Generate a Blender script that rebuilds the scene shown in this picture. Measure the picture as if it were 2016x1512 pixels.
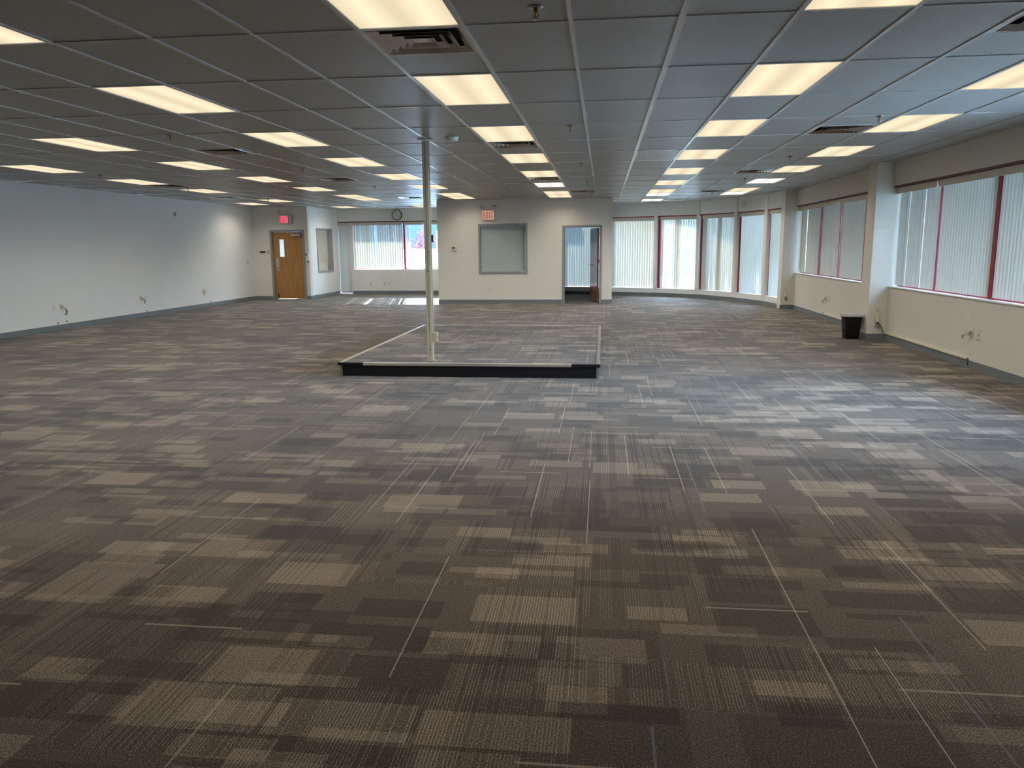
import bpy, bmesh, math, random
from mathutils import Vector, Matrix
random.seed(7)
for o in list(bpy.data.objects): bpy.data.objects.remove(o)
SC = bpy.context.scene
COL = SC.collection
PI = math.pi

# ------------------------------------------------------------------ camera
CZ = 2.7193                      # ceiling height
cam_d = bpy.data.cameras.new('camera'); cam = bpy.data.objects.new('camera', cam_d); COL.objects.link(cam)
yaw, pitch, roll = .1171, .1760, -.0092
cam_d.sensor_fit = 'HORIZONTAL'; cam_d.sensor_width = 36.0
cam_d.lens = 1527.8 / 2016 * 36.0
cam_d.clip_start = .05; cam_d.clip_end = 400
sy, cy, sp, cp = math.sin(yaw), math.cos(yaw), math.sin(pitch), math.cos(pitch)
Fv = Vector((-sy*cp, cy*cp, -sp)); Rv = Vector((cy, sy, 0)); Uv = Rv.cross(Fv)
c_, s_ = math.cos(roll), math.sin(roll)
R2 = c_*Rv + s_*Uv; U2 = -s_*Rv + c_*Uv
m = Matrix((R2, U2, -Fv)).transposed().to_4x4(); m.translation = Vector((0, 0, 1.5155))
cam.matrix_world = m
SC.camera = cam

# ------------------------------------------------------------------ light and exposure
SC.view_settings.view_transform = 'Standard'; SC.view_settings.look = 'None'
SC.view_settings.gamma = 1.0; SC.view_settings.use_curve_mapping = False
SC.view_settings.exposure = 0.0
PANEL_EMIT = 1.0      # luminance of the diffusers
PANEL_WATT = 10.5
SKY = 46.0
SUN = 21.0
W = bpy.data.worlds.new('sky'); SC.world = W; W.use_nodes = True
wn = W.node_tree.nodes; wl = W.node_tree.links; wn.clear()
wo = wn.new('ShaderNodeOutputWorld'); wb = wn.new('ShaderNodeBackground'); wl.new(wb.outputs[0], wo.inputs[0])
tc = wn.new('ShaderNodeTexCoord'); sx = wn.new('ShaderNodeSeparateXYZ'); wl.new(tc.outputs['Generated'], sx.inputs[0])
cr = wn.new('ShaderNodeValToRGB'); wl.new(sx.outputs['Z'], cr.inputs[0]); wl.new(cr.outputs[0], wb.inputs[0])
cr.color_ramp.elements[0].position = 0.0; cr.color_ramp.elements[0].color = (.60, .79, 1.0, 1)
cr.color_ramp.elements[1].position = .6; cr.color_ramp.elements[1].color = (.40, .64, 1.0, 1)
wb.inputs[1].default_value = SKY
sun_d = bpy.data.lights.new('sun', 'SUN'); sun = bpy.data.objects.new('sun', sun_d); COL.objects.link(sun)
sun_d.energy = SUN; sun_d.angle = .009; sun_d.color = (1, .93, .82)
sdir = Vector((-.22, 1, .345)).normalized()
sun.rotation_euler = sdir.to_track_quat('Z', 'Y').to_euler(); sun.location = sdir*60

# ------------------------------------------------------------------ material helpers
class NT:
    def __init__(s, name):
        s.m = bpy.data.materials.new(name); s.m.use_nodes = True
        s.t = s.m.node_tree; s.t.nodes.clear(); s.L = s.t.links
        s.out = s.n('ShaderNodeOutputMaterial')
    def n(s, k, **kw):
        nd = s.t.nodes.new(k)
        for a, b in kw.items(): setattr(nd, a, b)
        return nd
    def put(s, sock, v):
        if hasattr(v, 'links') or isinstance(v, bpy.types.NodeSocket): s.L.new(v, sock)
        else: sock.default_value = v
    def M(s, op, a, b=None, c=None):
        nd = s.n('ShaderNodeMath', operation=op)
        for i, v in enumerate((a, b, c)):
            if v is not None: s.put(nd.inputs[i], v)
        return nd.outputs[0]
    def mix(s, f, a, b, blend='MIX'):
        nd = s.n('ShaderNodeMix', data_type='RGBA', blend_type=blend)
        s.put(nd.inputs[0], f); s.put(nd.inputs[6], a); s.put(nd.inputs[7], b)
        return nd.outputs[2]
    def noise(s, vec, scale, detail=2, rough=.5):
        nd = s.n('ShaderNodeTexNoise'); s.put(nd.inputs['Scale'], scale); s.put(nd.inputs['Detail'], detail)
        nd.inputs['Roughness'].default_value = rough
        if vec is not None: s.L.new(vec, nd.inputs['Vector'])
        return nd.outputs['Fac']
    def obj(s): return s.n('ShaderNodeTexCoord').outputs['Object']
    def xyz(s, v=None):
        nd = s.n('ShaderNodeSeparateXYZ'); s.L.new(v if v else s.obj(), nd.inputs[0]); return nd.outputs
    def comb(s, x, y, z=0.0):
        nd = s.n('ShaderNodeCombineXYZ'); s.put(nd.inputs[0], x); s.put(nd.inputs[1], y); s.put(nd.inputs[2], z); return nd.outputs[0]
    def wn1(s, v): nd = s.n('ShaderNodeTexWhiteNoise', noise_dimensions='1D'); s.put(nd.inputs['W'], v); return nd.outputs['Value']
    def wn3(s, v): nd = s.n('ShaderNodeTexWhiteNoise', noise_dimensions='3D'); s.L.new(v, nd.inputs['Vector']); return nd.outputs['Value'], nd.outputs['Color']
    def bsdf(s, col, rough=.6, metal=0.0, spec=.5, **kw):
        b = s.n('ShaderNodeBsdfPrincipled'); s.put(b.inputs['Base Color'], col); s.put(b.inputs['Roughness'], rough)
        b.inputs['Metallic'].default_value = metal; b.inputs['Specular IOR Level'].default_value = spec
        for k, v in kw.items(): s.put(b.inputs[k], v)
        s.L.new(b.outputs[0], s.out.inputs[0]); return b
def rgb(r, g, b): return (r, g, b, 1.0)

def simple(name, col, rough=.6, metal=0.0, spec=.5, var=.04, scale=14):
    t = NT(name); v = t.noise(t.obj(), scale, 3)
    f = t.M('MULTIPLY_ADD', v, var*2, 1-var)
    c = t.n('ShaderNodeVectorMath', operation='SCALE'); c.inputs[0].default_value = col[:3]; t.L.new(f, c.inputs[3])
    t.bsdf(c.outputs[0], rough, metal, spec); return t.m

def mat_paint(name, col, rough=.6):
    t = NT(name); o = t.obj()
    big = t.noise(o, .8, 3); sm = t.noise(o, 6, 4); fine = t.noise(o, 120, 2)
    f = t.M('ADD', t.M('MULTIPLY_ADD', big, .06, .94), t.M('MULTIPLY', sm, .035))
    sc = t.M('GREATER_THAN', t.noise(o, 2.3, 4), .68)
    f = t.M('ADD', f, t.M('MULTIPLY', sc, .025))
    c = t.n('ShaderNodeVectorMath', operation='SCALE'); c.inputs[0].default_value = col[:3]; t.L.new(f, c.inputs[3])
    b = t.bsdf(c.outputs[0], rough, 0, .4)
    bp = t.n('ShaderNodeBump'); bp.inputs['Strength'].default_value = .06; bp.inputs['Distance'].default_value = .002
    t.L.new(fine, bp.inputs['Height']); t.L.new(bp.outputs[0], b.inputs['Normal'])
    return t.m

def mat_carpet(seed):
    t = NT('carpet_tiles'); X = t.xyz(); x0, y0 = X['X'], X['Y']
    x = t.M('ADD', x0, 40.0+seed); y = t.M('ADD', y0, 40.0+seed*1.7)
    def layer(sx_, sy_, sd, plight, pdark, wmin, hmin):
        yy = t.M('DIVIDE', y, sy_); r = t.M('FLOOR', yy); fy = t.M('FRACT', yy)
        xo = t.M('MULTIPLY', t.wn1(t.M('ADD', r, sd)), 9.0)
        xx = t.M('ADD', t.M('DIVIDE', x, sx_), xo); c = t.M('FLOOR', xx); fx = t.M('FRACT', xx)
        v, colr = t.wn3(t.comb(c, r, sd))
        cs = t.xyz(colr)
        w = t.M('MULTIPLY_ADD', cs['Y'], 1-wmin, wmin); h = t.M('MULTIPLY_ADD', cs['Z'], 1-hmin, hmin)
        ins = t.M('MULTIPLY', t.M('LESS_THAN', fx, w), t.M('LESS_THAN', fy, h))
        li = t.M('MULTIPLY', ins, t.M('LESS_THAN', cs['X'], plight))
        dk = t.M('MULTIPLY', ins, t.M('GREATER_THAN', cs['X'], 1-pdark))
        return li, dk, v
    base = None
    specs = [(.50, .27, 3.1, .22, .22, .55, .55, .30, .17), (.38, .17, 11.7, .13, .16, .5, .5, .27, .15),
             (.60, .10, 23.3, .10, .10, .5, .5, .24, .14), (.9, .5, 57.7, .25, .30, .7, .7, .06, .10)]
    val = 0.36
    for a in specs:
        li, dk, v = layer(*a[:7])
        amp = t.M('MULTIPLY_ADD', v, .25, .85)
        val = t.M('ADD', val, t.M('MULTIPLY', t.M('MULTIPLY', li, amp), a[7]))
        val = t.M('SUBTRACT', val, t.M('MULTIPLY', t.M('MULTIPLY', dk, amp), a[8]))
    val = t.M('MINIMUM', t.M('MAXIMUM', val, .10), .76)
    # fine ribs running away from the viewer (along y)
    xr = t.M('DIVIDE', x, .0118); xi = t.M('FLOOR', xr); xf = t.M('FRACT', xr)
    rib = t.M('MULTIPLY', t.M('LESS_THAN', xf, .30), 1.0)
    _, _, g = layer(.61, .305, 71.3, .1, .1, .9, .9)
    gl, gd, g2 = layer(.45, .42, 83.9, .5, .5, .85, .85)
    gate = t.M('MULTIPLY', t.M('GREATER_THAN', t.M('MULTIPLY_ADD', g, .6, t.M('MULTIPLY', g2, .4)), .44), t.M('MULTIPLY_ADD', g2, .6, .4))
    ribon = t.M('GREATER_THAN', t.wn1(xi), .22)
    ribf = t.M('MULTIPLY', t.M('MULTIPLY', rib, gate), ribon)
    val = t.M('ADD', val, t.M('SUBTRACT', t.M('MULTIPLY', ribf, .42), t.M('MULTIPLY', gate, .07)))
    # pile speckle
    o = t.obj()
    sp1 = t.noise(o, 230, 1, .6); sp2 = t.noise(o, 110, 2, .6)
    val = t.M('ADD', val, t.M('MULTIPLY', t.M('SUBTRACT', sp1, .5), 2.1))
    val = t.M('ADD', val, t.M('MULTIPLY', t.M('SUBTRACT', sp2, .5), .6))
    ramp = t.n('ShaderNodeValToRGB'); t.L.new(val, ramp.inputs[0]); e = ramp.color_ramp.elements
    e[0].position = 0; e[0].color = rgb(.014, .010, .007)
    e[1].position = 1; e[1].color = rgb(0.3960, 0.3256, 0.2420)
    k = e.new(.30); k.color = rgb(0.0585, 0.0439, 0.0318)
    k = e.new(.55); k.color = rgb(0.1275, 0.0994, 0.0739)
    k = e.new(.80); k.color = rgb(0.2728, 0.2200, 0.1672)
    col = ramp.outputs[0]
    # long accent yarns: cream and slate blue
    x2 = t.M('DIVIDE', x, .0095); i2 = t.M('FLOOR', x2)
    seg = t.M('FLOOR', t.M('ADD', t.M('DIVIDE', y, 1.1), t.M('MULTIPLY', t.wn1(i2), 5.0)))
    n, _ = t.wn3(t.comb(i2, seg, 5.5))
    cream = t.M('MULTIPLY', t.M('GREATER_THAN', n, .986), t.M('LESS_THAN', t.M('FRACT', x2), .38))
    blue = t.M('LESS_THAN', n, .004)
    col = t.mix(t.M('MULTIPLY', cream, .7), col, rgb(.62, .53, .41))
    col = t.mix(t.M('MULTIPLY', blue, .45), col, rgb(.16, .21, .27))
    # short cross yarns
    y2 = t.M('DIVIDE', y, .012); j2 = t.M('FLOOR', y2)
    sg = t.M('FLOOR', t.M('ADD', t.M('DIVIDE', x, .42), t.M('MULTIPLY', t.wn1(j2), 5.0)))
    n2, _ = t.wn3(t.comb(j2, sg, 9.5))
    col = t.mix(t.M('MULTIPLY', t.M('GREATER_THAN', n2, .995), .4), col, rgb(.5, .42, .33))
    b = t.bsdf(col, .75, 0, .18)
    b.inputs['Sheen Weight'].default_value = .16; b.inputs['Sheen Roughness'].default_value = .5
    bp = t.n('ShaderNodeBump'); bp.inputs['Strength'].default_value = .35; bp.inputs['Distance'].default_value = .003
    t.L.new(t.M('ADD', t.M('MULTIPLY', sp1, .7), t.M('MULTIPLY', ribf, .5)), bp.inputs['Height']); t.L.new(bp.outputs[0], b.inputs['Normal'])
    return t.m

def mat_tile():
    t = NT('ceiling_tile'); o = t.obj(); X = t.xyz(o)
    sp1 = t.noise(o, 130, 3, .7); sp = t.M('LESS_THAN', sp1, .43); mid = t.noise(o, 30, 3)
    cx = t.M('FLOOR', t.M('DIVIDE', t.M('ADD', X['X'], 1.426), .6096)); cyy = t.M('FLOOR', t.M('DIVIDE', t.M('ADD', X['Y'], -4.53), 1.2192))
    v, _ = t.wn3(t.comb(cx, cyy, 2.0))
    f = t.M('MULTIPLY_ADD', v, .05, .95)
    f = t.M('MULTIPLY', f, t.M('MULTIPLY_ADD', mid, .12, .94))
    f = t.M('MULTIPLY', f, t.M('SUBTRACT', 1.0, t.M('MULTIPLY', sp, .38)))
    c = t.n('ShaderNodeVectorMath', operation='SCALE'); c.inputs[0].default_value = (.385, .395, .39); t.L.new(f, c.inputs[3])
    b = t.bsdf(c.outputs[0], .38, 0, .6)
    bp = t.n('ShaderNodeBump'); bp.inputs['Strength'].default_value = .25; bp.inputs['Distance'].default_value = .001
    t.L.new(sp1, bp.inputs['Height']); t.L.new(bp.outputs[0], b.inputs['Normal'])
    return t.m

def mat_wood(name, c1, c2, rough=.35, along='Z'):
    t = NT(name); mp = t.n('ShaderNodeMapping'); t.L.new(t.obj(), mp.inputs[0])
    mp.inputs['Scale'].default_value = (9, 9, .7)
    n = t.noise(mp.outputs[0], 2.2, 6, .6); n2 = t.noise(t.obj(), 1.3, 3)
    r = t.n('ShaderNodeValToRGB'); t.L.new(t.M('ADD', t.M('MULTIPLY', n, .75), t.M('MULTIPLY', n2, .3)), r.inputs[0])
    r.color_ramp.elements[0].position = .32; r.color_ramp.elements[0].color = c1
    r.color_ramp.elements[1].position = .72; r.color_ramp.elements[1].color = c2
    t.bsdf(r.outputs[0], rough, 0, .5); return t.m

def mat_glass():
    t = NT('window_glass'); tr = t.n('ShaderNodeBsdfTransparent'); gl = t.n('ShaderNodeBsdfGlossy')
    tr.inputs[0].default_value = rgb(.94, .97, .97); gl.inputs['Roughness'].default_value = .02
    lw = t.n('ShaderNodeLayerWeight'); lw.inputs[0].default_value = .5
    ms = t.n('ShaderNodeMixShader'); t.L.new(t.M('MULTIPLY_ADD', t.M('POWER', lw.outputs['Facing'], 5.0), .85, .035), ms.inputs[0]); t.L.new(tr.outputs[0], ms.inputs[1]); t.L.new(gl.outputs[0], ms.inputs[2])
    t.L.new(ms.outputs[0], t.out.inputs[0]); return t.m

def mat_vane():
    t = NT('blind_vane_fabric'); df = t.n('ShaderNodeBsdfDiffuse'); tl = t.n('ShaderNodeBsdfTranslucent')
    n = t.noise(t.obj(), 60, 2)
    c = t.mix(n, rgb(.72, .69, .60), rgb(.79, .76, .67))
    t.L.new(c, df.inputs[0]); tl.inputs[0].default_value = rgb(.60, .62, .62)
    ms = t.n('ShaderNodeMixShader'); ms.inputs[0].default_value = .30
    t.L.new(df.outputs[0], ms.inputs[1]); t.L.new(tl.outputs[0], ms.inputs[2]); t.L.new(ms.outputs[0], t.out.inputs[0]); return t.m

def mat_emit(name, col, st, streak=False):
    t = NT(name); em = t.n('ShaderNodeEmission')
    if streak:
        X = t.xyz()
        # two tubes behind the prismatic lens make two brighter bands along the fixture
        a = t.M('ABSOLUTE', t.M('SUBTRACT', t.M('ABSOLUTE', X['X']), .15))
        band = t.M('SUBTRACT', 1.0, t.M('MINIMUM', t.M('DIVIDE', a, .13), 1.0))
        st = t.M('MULTIPLY', t.M('MULTIPLY_ADD', band, .28, .86), st)
    em.inputs[0].default_value = col; t.put(em.inputs[1], st); t.L.new(em.outputs[0], t.out.inputs[0]); return t.m

def mat_perf():
    t = NT('perforated_grille_metal'); X = t.xyz()
    u = t.M('FRACT', t.M('DIVIDE', X['X'], .018)); v = t.M('FRACT', t.M('DIVIDE', X['Y'], .036))
    h = t.M('MULTIPLY', t.M('LESS_THAN', t.M('ABSOLUTE', t.M('SUBTRACT', u, .5)), .3), t.M('LESS_THAN', t.M('ABSOLUTE', t.M('SUBTRACT', v, .5)), .32))
    t.bsdf(t.mix(h, rgb(.62, .64, .64), rgb(.06, .07, .08)), .35, .1, .5); return t.m

MT = {
 'carpet': mat_carpet(0.0), 'carpet2': mat_carpet(7.3),
 'paint': mat_paint('wall_paint', (.74, .72, .66)), 'bright_offwhite': mat_paint('brightened_off_white_paint', (.84, .85, .83)), 'tile': mat_tile(),  # off-white is raised above the wall paint to brighten the underlit left walls
 'tee': simple('white_tee_metal', (.62, .64, .64), .22, 0, .8, .02),
 'base': simple('slate_vinyl_base', (.17, .20, .215), .45, 0, .4, .05),
 'greyframe': simple('grey_painted_steel', (.27, .275, .28), .45, 0, .5, .03),
 'red': simple('red_window_frame', (.27, .014, .035), .4, 0, .5, .04),
 'darkred': simple('dark_red_header', (.12, .02, .03), .5, 0, .5, .04),
 'white': simple('white_plastic', (.78, .78, .75), .4, 0, .5, .02),
 'cream': simple('cream_plastic', (.70, .66, .55), .4, 0, .5, .02),
 'valance': simple('cream_valance', (.66, .63, .54), .45, 0, .5, .02),
 'black': simple('black_vinyl', (.008, .008, .010), .35, 0, .35, .1),
 'bin': simple('black_bin_plastic', (.005, .005, .007), .4, 0, .3, .1),
 'dark': simple('dark_recess', (.01, .01, .01), .7),
 'alu': simple('brushed_aluminium', (.92, .90, .86), .32, 1.0, .5, .04),
 'chrome': simple('polished_diffuser_metal', (.48, .48, .51), .13, 1.0, .5, .03),
 'steel': simple('satin_steel', (.50, .48, .45), .32, 1.0, .5, .04),
 'brown': simple('brown_trim', (.16, .12, .10), .6),
 'pole': simple('beige_painted_steel', (.50, .45, .33), .42, 0, .5, .04),
 'brass': simple('brass', (.35, .22, .12), .3, 1.0),
 'oak': mat_wood('oak_door_veneer', rgb(.30, .135, .035), rgb(.47, .235, .07), .3),
 'cherry': mat_wood('brown_door_veneer', rgb(.17, .065, .035), rgb(.30, .13, .07), .14),
 'glass': mat_glass(), 'vane': mat_vane(),
 'diff': mat_emit('warm_lit_diffuser', rgb(1.0, .84, .58), PANEL_EMIT, True),
 'diffcool': mat_emit('cool_lit_diffuser', rgb(1.0, .97, .92), PANEL_EMIT*1.05, True),
 'perf': mat_perf(),
 'exitface': mat_emit('exit_face_glow', rgb(.86, .46, .36), .62),
 'exitface2': mat_emit('exit_face_red_glow', rgb(1.0, .18, .24), .95),
 'exitred': mat_emit('exit_letter_red', rgb(.62, .05, .05), .6),
 'exitred2': mat_emit('exit_letter_glow', rgb(.6, .0, .03), .8),
 'liner': simple('clear_bin_liner', (.55, .55, .56), .25, 0, .6, .1),
 'faceplate': simple('clock_face', (.78, .80, .80), .5),
 'ground': mat_paint('pale_concrete', (.46, .45, .42), .8),
 'bluewall': simple('blue_siding', (.016, .030, .066), .7, 0, .3, .05, 3),
 'greywall': simple('grey_render', (.06, .06, .06), .8, 0, .3, .05, 3),
 'whitecar': simple('white_vehicle_paint', (.82, .82, .82), .25, 0, .5, .01),
 'bark': simple('tree_bark', (.10, .07, .05), .9), 'leaf': simple('red_leaves', (.13, .022, .03), .7, 0, .3, .3, 6),
 'wire': simple('dark_wire', (.015, .015, .018), .5), 'bluewire': simple('blue_wire', (.05, .08, .2), .5),
 'lens': simple('clear_lamp_lens', (.62, .64, .64), .15, .6, .6),
 'blindslat': simple('white_blind_slat', (.68, .70, .67), .45, 0, .5, .02),
}

# ------------------------------------------------------------------ mesh helpers
class MB:
    def __init__(s): s.b = bmesh.new()
    def box(s, x0, x1, y0, y1, z0, z1, M=None):
        vs = [s.b.verts.new((x, y, z)) for z in (z0, z1) for y in (y0, y1) for x in (x0, x1)]
        if M is not None:
            for v in vs: v.co = M @ v.co
        for f in ((0, 2, 3, 1), (4, 5, 7, 6), (0, 1, 5, 4), (2, 6, 7, 3), (0, 4, 6, 2), (1, 3, 7, 5)):
            s.b.faces.new([vs[i] for i in f])
        return s
    def lathe(s, prof, seg=20, M=None):
        rings = []
        for r, z in prof:
            if r < 1e-6:
                v = s.b.verts.new((0, 0, z)); 
                if M is not None: v.co = M @ v.co
                rings.append([v]*seg)
            else:
                ring = []
                for k in range(seg):
                    a = 2*PI*k/seg; v = s.b.verts.new((r*math.cos(a), r*math.sin(a), z))
                    if M is not None: v.co = M @ v.co
                    ring.append(v)
                rings.append(ring)
        for A, B in zip(rings, rings[1:]):
            for k in range(seg):
                k2 = (k+1) % seg; q = []
                for v in (A[k], A[k2], B[k2], B[k]):
                    if v not in q: q.append(v)
                if len(q) > 2:
                    try: s.b.faces.new(q)
                    except ValueError: pass
        return s
    def tube(s, pts, r, seg=8):
        pts = [Vector(p) for p in pts]; rings = []
        for i, p in enumerate(pts):
            d = (pts[min(i+1, len(pts)-1)] - pts[max(i-1, 0)]).normalized()
            u = d.cross(Vector((0, 0, 1)));
            if u.length < .01: u = Vector((1, 0, 0))
            u.normalize(); w = d.cross(u); rr = r if not isinstance(r, (list, tuple)) else r[i]
            rings.append([s.b.verts.new(p + rr*(math.cos(2*PI*k/seg)*u + math.sin(2*PI*k/seg)*w)) for k in range(seg)])
        for A, B in zip(rings, rings[1:]):
            for k in range(seg): s.b.faces.new([A[k], A[(k+1) % seg], B[(k+1) % seg], B[k]])
        s.b.faces.new(rings[0][::-1]); s.b.faces.new(rings[-1]); return s
    def prism(s, poly, z0, z1, M=None):
        lo = [s.b.verts.new((x, y, z0)) for x, y in poly]; hi = [s.b.verts.new((x, y, z1)) for x, y in poly]
        if M is not None:
            for v in lo+hi: v.co = M @ v.co
        n = len(poly)
        for k in range(n): s.b.faces.new([lo[k], lo[(k+1) % n], hi[(k+1) % n], hi[k]])
        s.b.faces.new(lo[::-1]); s.b.faces.new(hi); return s
    def build(s, name, mat, parent=None, bevel=0, smooth=False, loc=None):
        bmesh.ops.recalc_face_normals(s.b, faces=s.b.faces[:])
        me = bpy.data.meshes.new(name); s.b.to_mesh(me); s.b.free()
        for mm in (mat if isinstance(mat, (list, tuple)) else [mat]): me.materials.append(MT[mm] if isinstance(mm, str) else mm)
        if smooth: me.polygons.foreach_set('use_smooth', [True]*len(me.polygons))
        o = bpy.data.objects.new(name, me); COL.objects.link(o)
        if parent is not None: o.parent = parent
        if loc is not None: o.location = loc
        if bevel:
            b = o.modifiers.new('bevel', 'BEVEL'); b.width = bevel; b.segments = 2; b.limit_method = 'ANGLE'
        return o

def tag(o, label=None, cat=None, group=None, kind=None):
    if label: o['label'] = label
    if cat: o['category'] = cat
    if group: o['group'] = group
    if kind: o['kind'] = kind
    return o
def empty(name, loc, rz=0, rot=None):
    o = bpy.data.objects.new(name, None); COL.objects.link(o); o.location = loc; o.empty_display_size = .1
    o.rotation_euler = rot if rot else (0, 0, rz); return o
def copy_tree(o, parent=None):
    c = o.copy(); COL.objects.link(c)
    if parent is not None: c.parent = parent
    for ch in list(o.children): copy_tree(ch, c)
    return c
def struct(o, label=None):
    o['kind'] = 'structure'
    if label: o['label'] = label
    return o
def text_mesh(txt, size, depth, name, mat, parent, M):
    cu = bpy.data.curves.new(name, 'FONT'); cu.body = txt; cu.size = size; cu.extrude = depth; cu.align_x = 'CENTER'; cu.align_y = 'CENTER'
    tmp = bpy.data.objects.new(name, cu); COL.objects.link(tmp)
    bpy.context.view_layer.update()
    me = bpy.data.meshes.new_from_object(tmp.evaluated_get(bpy.context.evaluated_depsgraph_get()))
    bpy.data.objects.remove(tmp); bpy.data.curves.remove(cu)
    me.transform(M); me.materials.clear(); me.materials.append(MT[mat])
    o = bpy.data.objects.new(name, me); COL.objects.link(o); o.parent = parent; return o

# ------------------------------------------------------------------ plan
XL = -10.40; YD = 22.50; XS = -8.68; YF = 25.10; YB = 20.77; XB0, XB1 = -4.42, .23; YN = -3.5
NODES = [(XS, YF), (-5.75, YF), (-4.3, YF), (-2.85, 25.06), (-1.35, 24.82), (.10, 24.35), (1.53, 23.70), (2.67, 22.93), (3.49, 21.56), (4.00, 20.20), (4.16, 19.10)]
XK = 4.43        # inner face of the right wall
def seg_M(a, b):  # local x along a->b, local y outward, origin a
    a = Vector((a[0], a[1], 0)); b = Vector((b[0], b[1], 0)); d = (b-a); L = d.length; d.normalize()
    n = Vector((-d.y, d.x, 0))
    Mx = Matrix((d, n, Vector((0, 0, 1)))).transposed().to_4x4(); Mx.translation = a
    return Mx, L

# floor, as one carpeted slab
f = MB().box(XL-.2, 6.4, YN-.2, 26.6, -.12, 0).build('floor', 'carpet'); struct(f)

# left wall and its bends
struct(MB().box(XL-.2, XL, YN-.2, YD, 0, CZ+.02).build('wall_left', 'bright_offwhite'))
struct(MB().box(XL-.2, 6.4, YN-.2, YN, 0, CZ+.02).build('wall_front', 'paint'))
b = MB(); b.box(XL-.2, -9.84, YD, YD+.16, 0, CZ+.02); b.box(-8.82, XS, YD, YD+.16, 0, CZ+.02); b.box(-9.84, -8.82, YD, YD+.16, 2.04, CZ+.02)
struct(b.build('wall_exit', 'paint'))
b = MB()   # return wall with interior window opening
b.box(XS-.14, XS, YD+.16, 23.20, 0, CZ+.02); b.box(XS-.14, XS, 24.56, YF+.25, 0, CZ+.02)
b.box(XS-.14, XS, 23.20, 24.56, 0, .77); b.box(XS-.14, XS, 23.20, 24.56, 2.10, CZ+.02)
struct(b.build('wall_return', 'bright_offwhite'))
# back wall left part: floor-length narrow bay at left, then knee wall and header
b = MB()
b.box(XS-.5, XB0+.3, YF, YF+.26, 2.345, CZ+.02)
b.box(-8.24, XB0+.3, YF, YF+.26, 0, .80)
b.box(-8.30, -8.18, YF+.10, YF+.26, 0, 2.345)
struct(b.build('wall_back', 'bright_offwhite'))
# office block
b = MB()
b.box(XB0, -3.30, YB, YB+.14, 0, CZ+.02); b.box(-2.01, -1.06, YB, YB+.14, 0, CZ+.02); b.box(-.06, XB1, YB, YB+.14, 0, CZ+.02)
b.box(-3.30, -2.01, YB, YB+.14, 0, .80); b.box(-3.30, -2.01, YB, YB+.14, 2.09, CZ+.02); b.box(-1.06, -.06, YB, YB+.14, 2.02, CZ+.02)
struct(b.build('wall_office_front', 'paint'))
struct(MB().box(XB0, XB0+.14, YB+.14, YF-.001, 0, CZ+.02).build('wall_office_left', 'paint'))
struct(MB().box(XB1-.14, XB1, YB+.14, 24.33, 0, CZ+.02).build('wall_office_right', 'paint'))
# curved window wall: knee wall and header following the bays
GL = .20   # glazing set back
b = MB()
for a, c in zip(NODES[2:], NODES[3:]):
    Mx, L = seg_M(a, c)
    b.box(-.01, L+.01, 0, .26, 0, .235, Mx); b.box(-.01, L+.01, 0, .26, 2.345, CZ+.02, Mx)
struct(b.build('wall_curved', 'bright_offwhite'))
# right wall
b = MB()
for y0, y1 in ((13.20, 18.85), (5.4, 12.80)):
    b.box(XK, XK+.26, y0, y1, 0, .83); b.box(XK-.03, XK+.26, y0, y1, 2.365, CZ+.02)
b.box(XK, XK+.3, YN-.2, 5.4, 0, CZ+.02)
struct(b.build('wall_right', 'paint'))
# piers and posts
TR = [0]
def trim(mb, mat='paint', bevel=.004):
    TR[0] += 1; return struct(mb.build('trim_%d' % TR[0], mat, bevel=bevel))
trim(MB().box(4.15, 4.75, 12.80, 13.20, 0, CZ+.01))
trim(MB().box(4.13, 4.75, 18.85, 19.20, 0, CZ+.01))
for k in range(3, 10):
    p = Vector((*NODES[k], 0)); a = Vector((*NODES[k-1], 0)); c = Vector((*NODES[k+1], 0))
    d = (c-a).normalized(); n = Vector((-d.y, d.x, 0))
    Mx = Matrix((d, n, Vector((0, 0, 1)))).transposed().to_4x4(); Mx.translation = p
    w = .05 if k < 9 else .07
    trim(MB().box(-w, w, -.03, .10, .235, CZ+.01, Mx), 'bright_offwhite')

# baseboards
BH = .10
def base(name, x0, x1, y0, y1, M=None):
    return struct(MB().box(x0, x1, y0, y1, 0, BH, M).build(name, 'base', bevel=.003))
base('baseboard_left', XL, XL+.012, YN, YD)
b = MB(); b.box(XL+.012, -9.86, YD-.012, YD, 0, BH); b.box(-8.80, XS, YD-.012, YD, 0, BH); struct(b.build('baseboard_exit', 'base'))
base('baseboard_return', XS, XS+.012, YD-.012, YF)
base('baseboard_back', -8.22, XB0, YF-.012, YF)
b = MB(); b.box(XB0-.012, -1.08, YB-.012, YB, 0, BH); b.box(-.04, XB1+.012, YB-.012, YB, 0, BH)
b.box(XB1, XB1+.012, YB, 24.3, 0, BH); b.box(XB0-.012, XB0, YB, YF-.012, 0, BH)
struct(b.build('baseboard_office', 'base'))
b = MB()
for a, c in zip(NODES[3:], NODES[4:]):
    Mx, L = seg_M(a, c); b.box(.0, L, -.012, 0, 0, BH, Mx)
struct(b.build('baseboard_curved', 'base'))
b = MB(); b.box(XK-.012, XK, 13.20, 18.85, 0, BH); b.box(XK-.012, XK, YN, 12.80, 0, BH)
b.box(4.138, XK-.012, 12.788, 12.80, 0, BH); b.box(4.138, 4.15, 12.80, 13.2, 0, BH); b.box(4.118, XK-.012, 18.838, 18.85, 0, BH)
struct(b.build('baseboard_right', 'base'))

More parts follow.
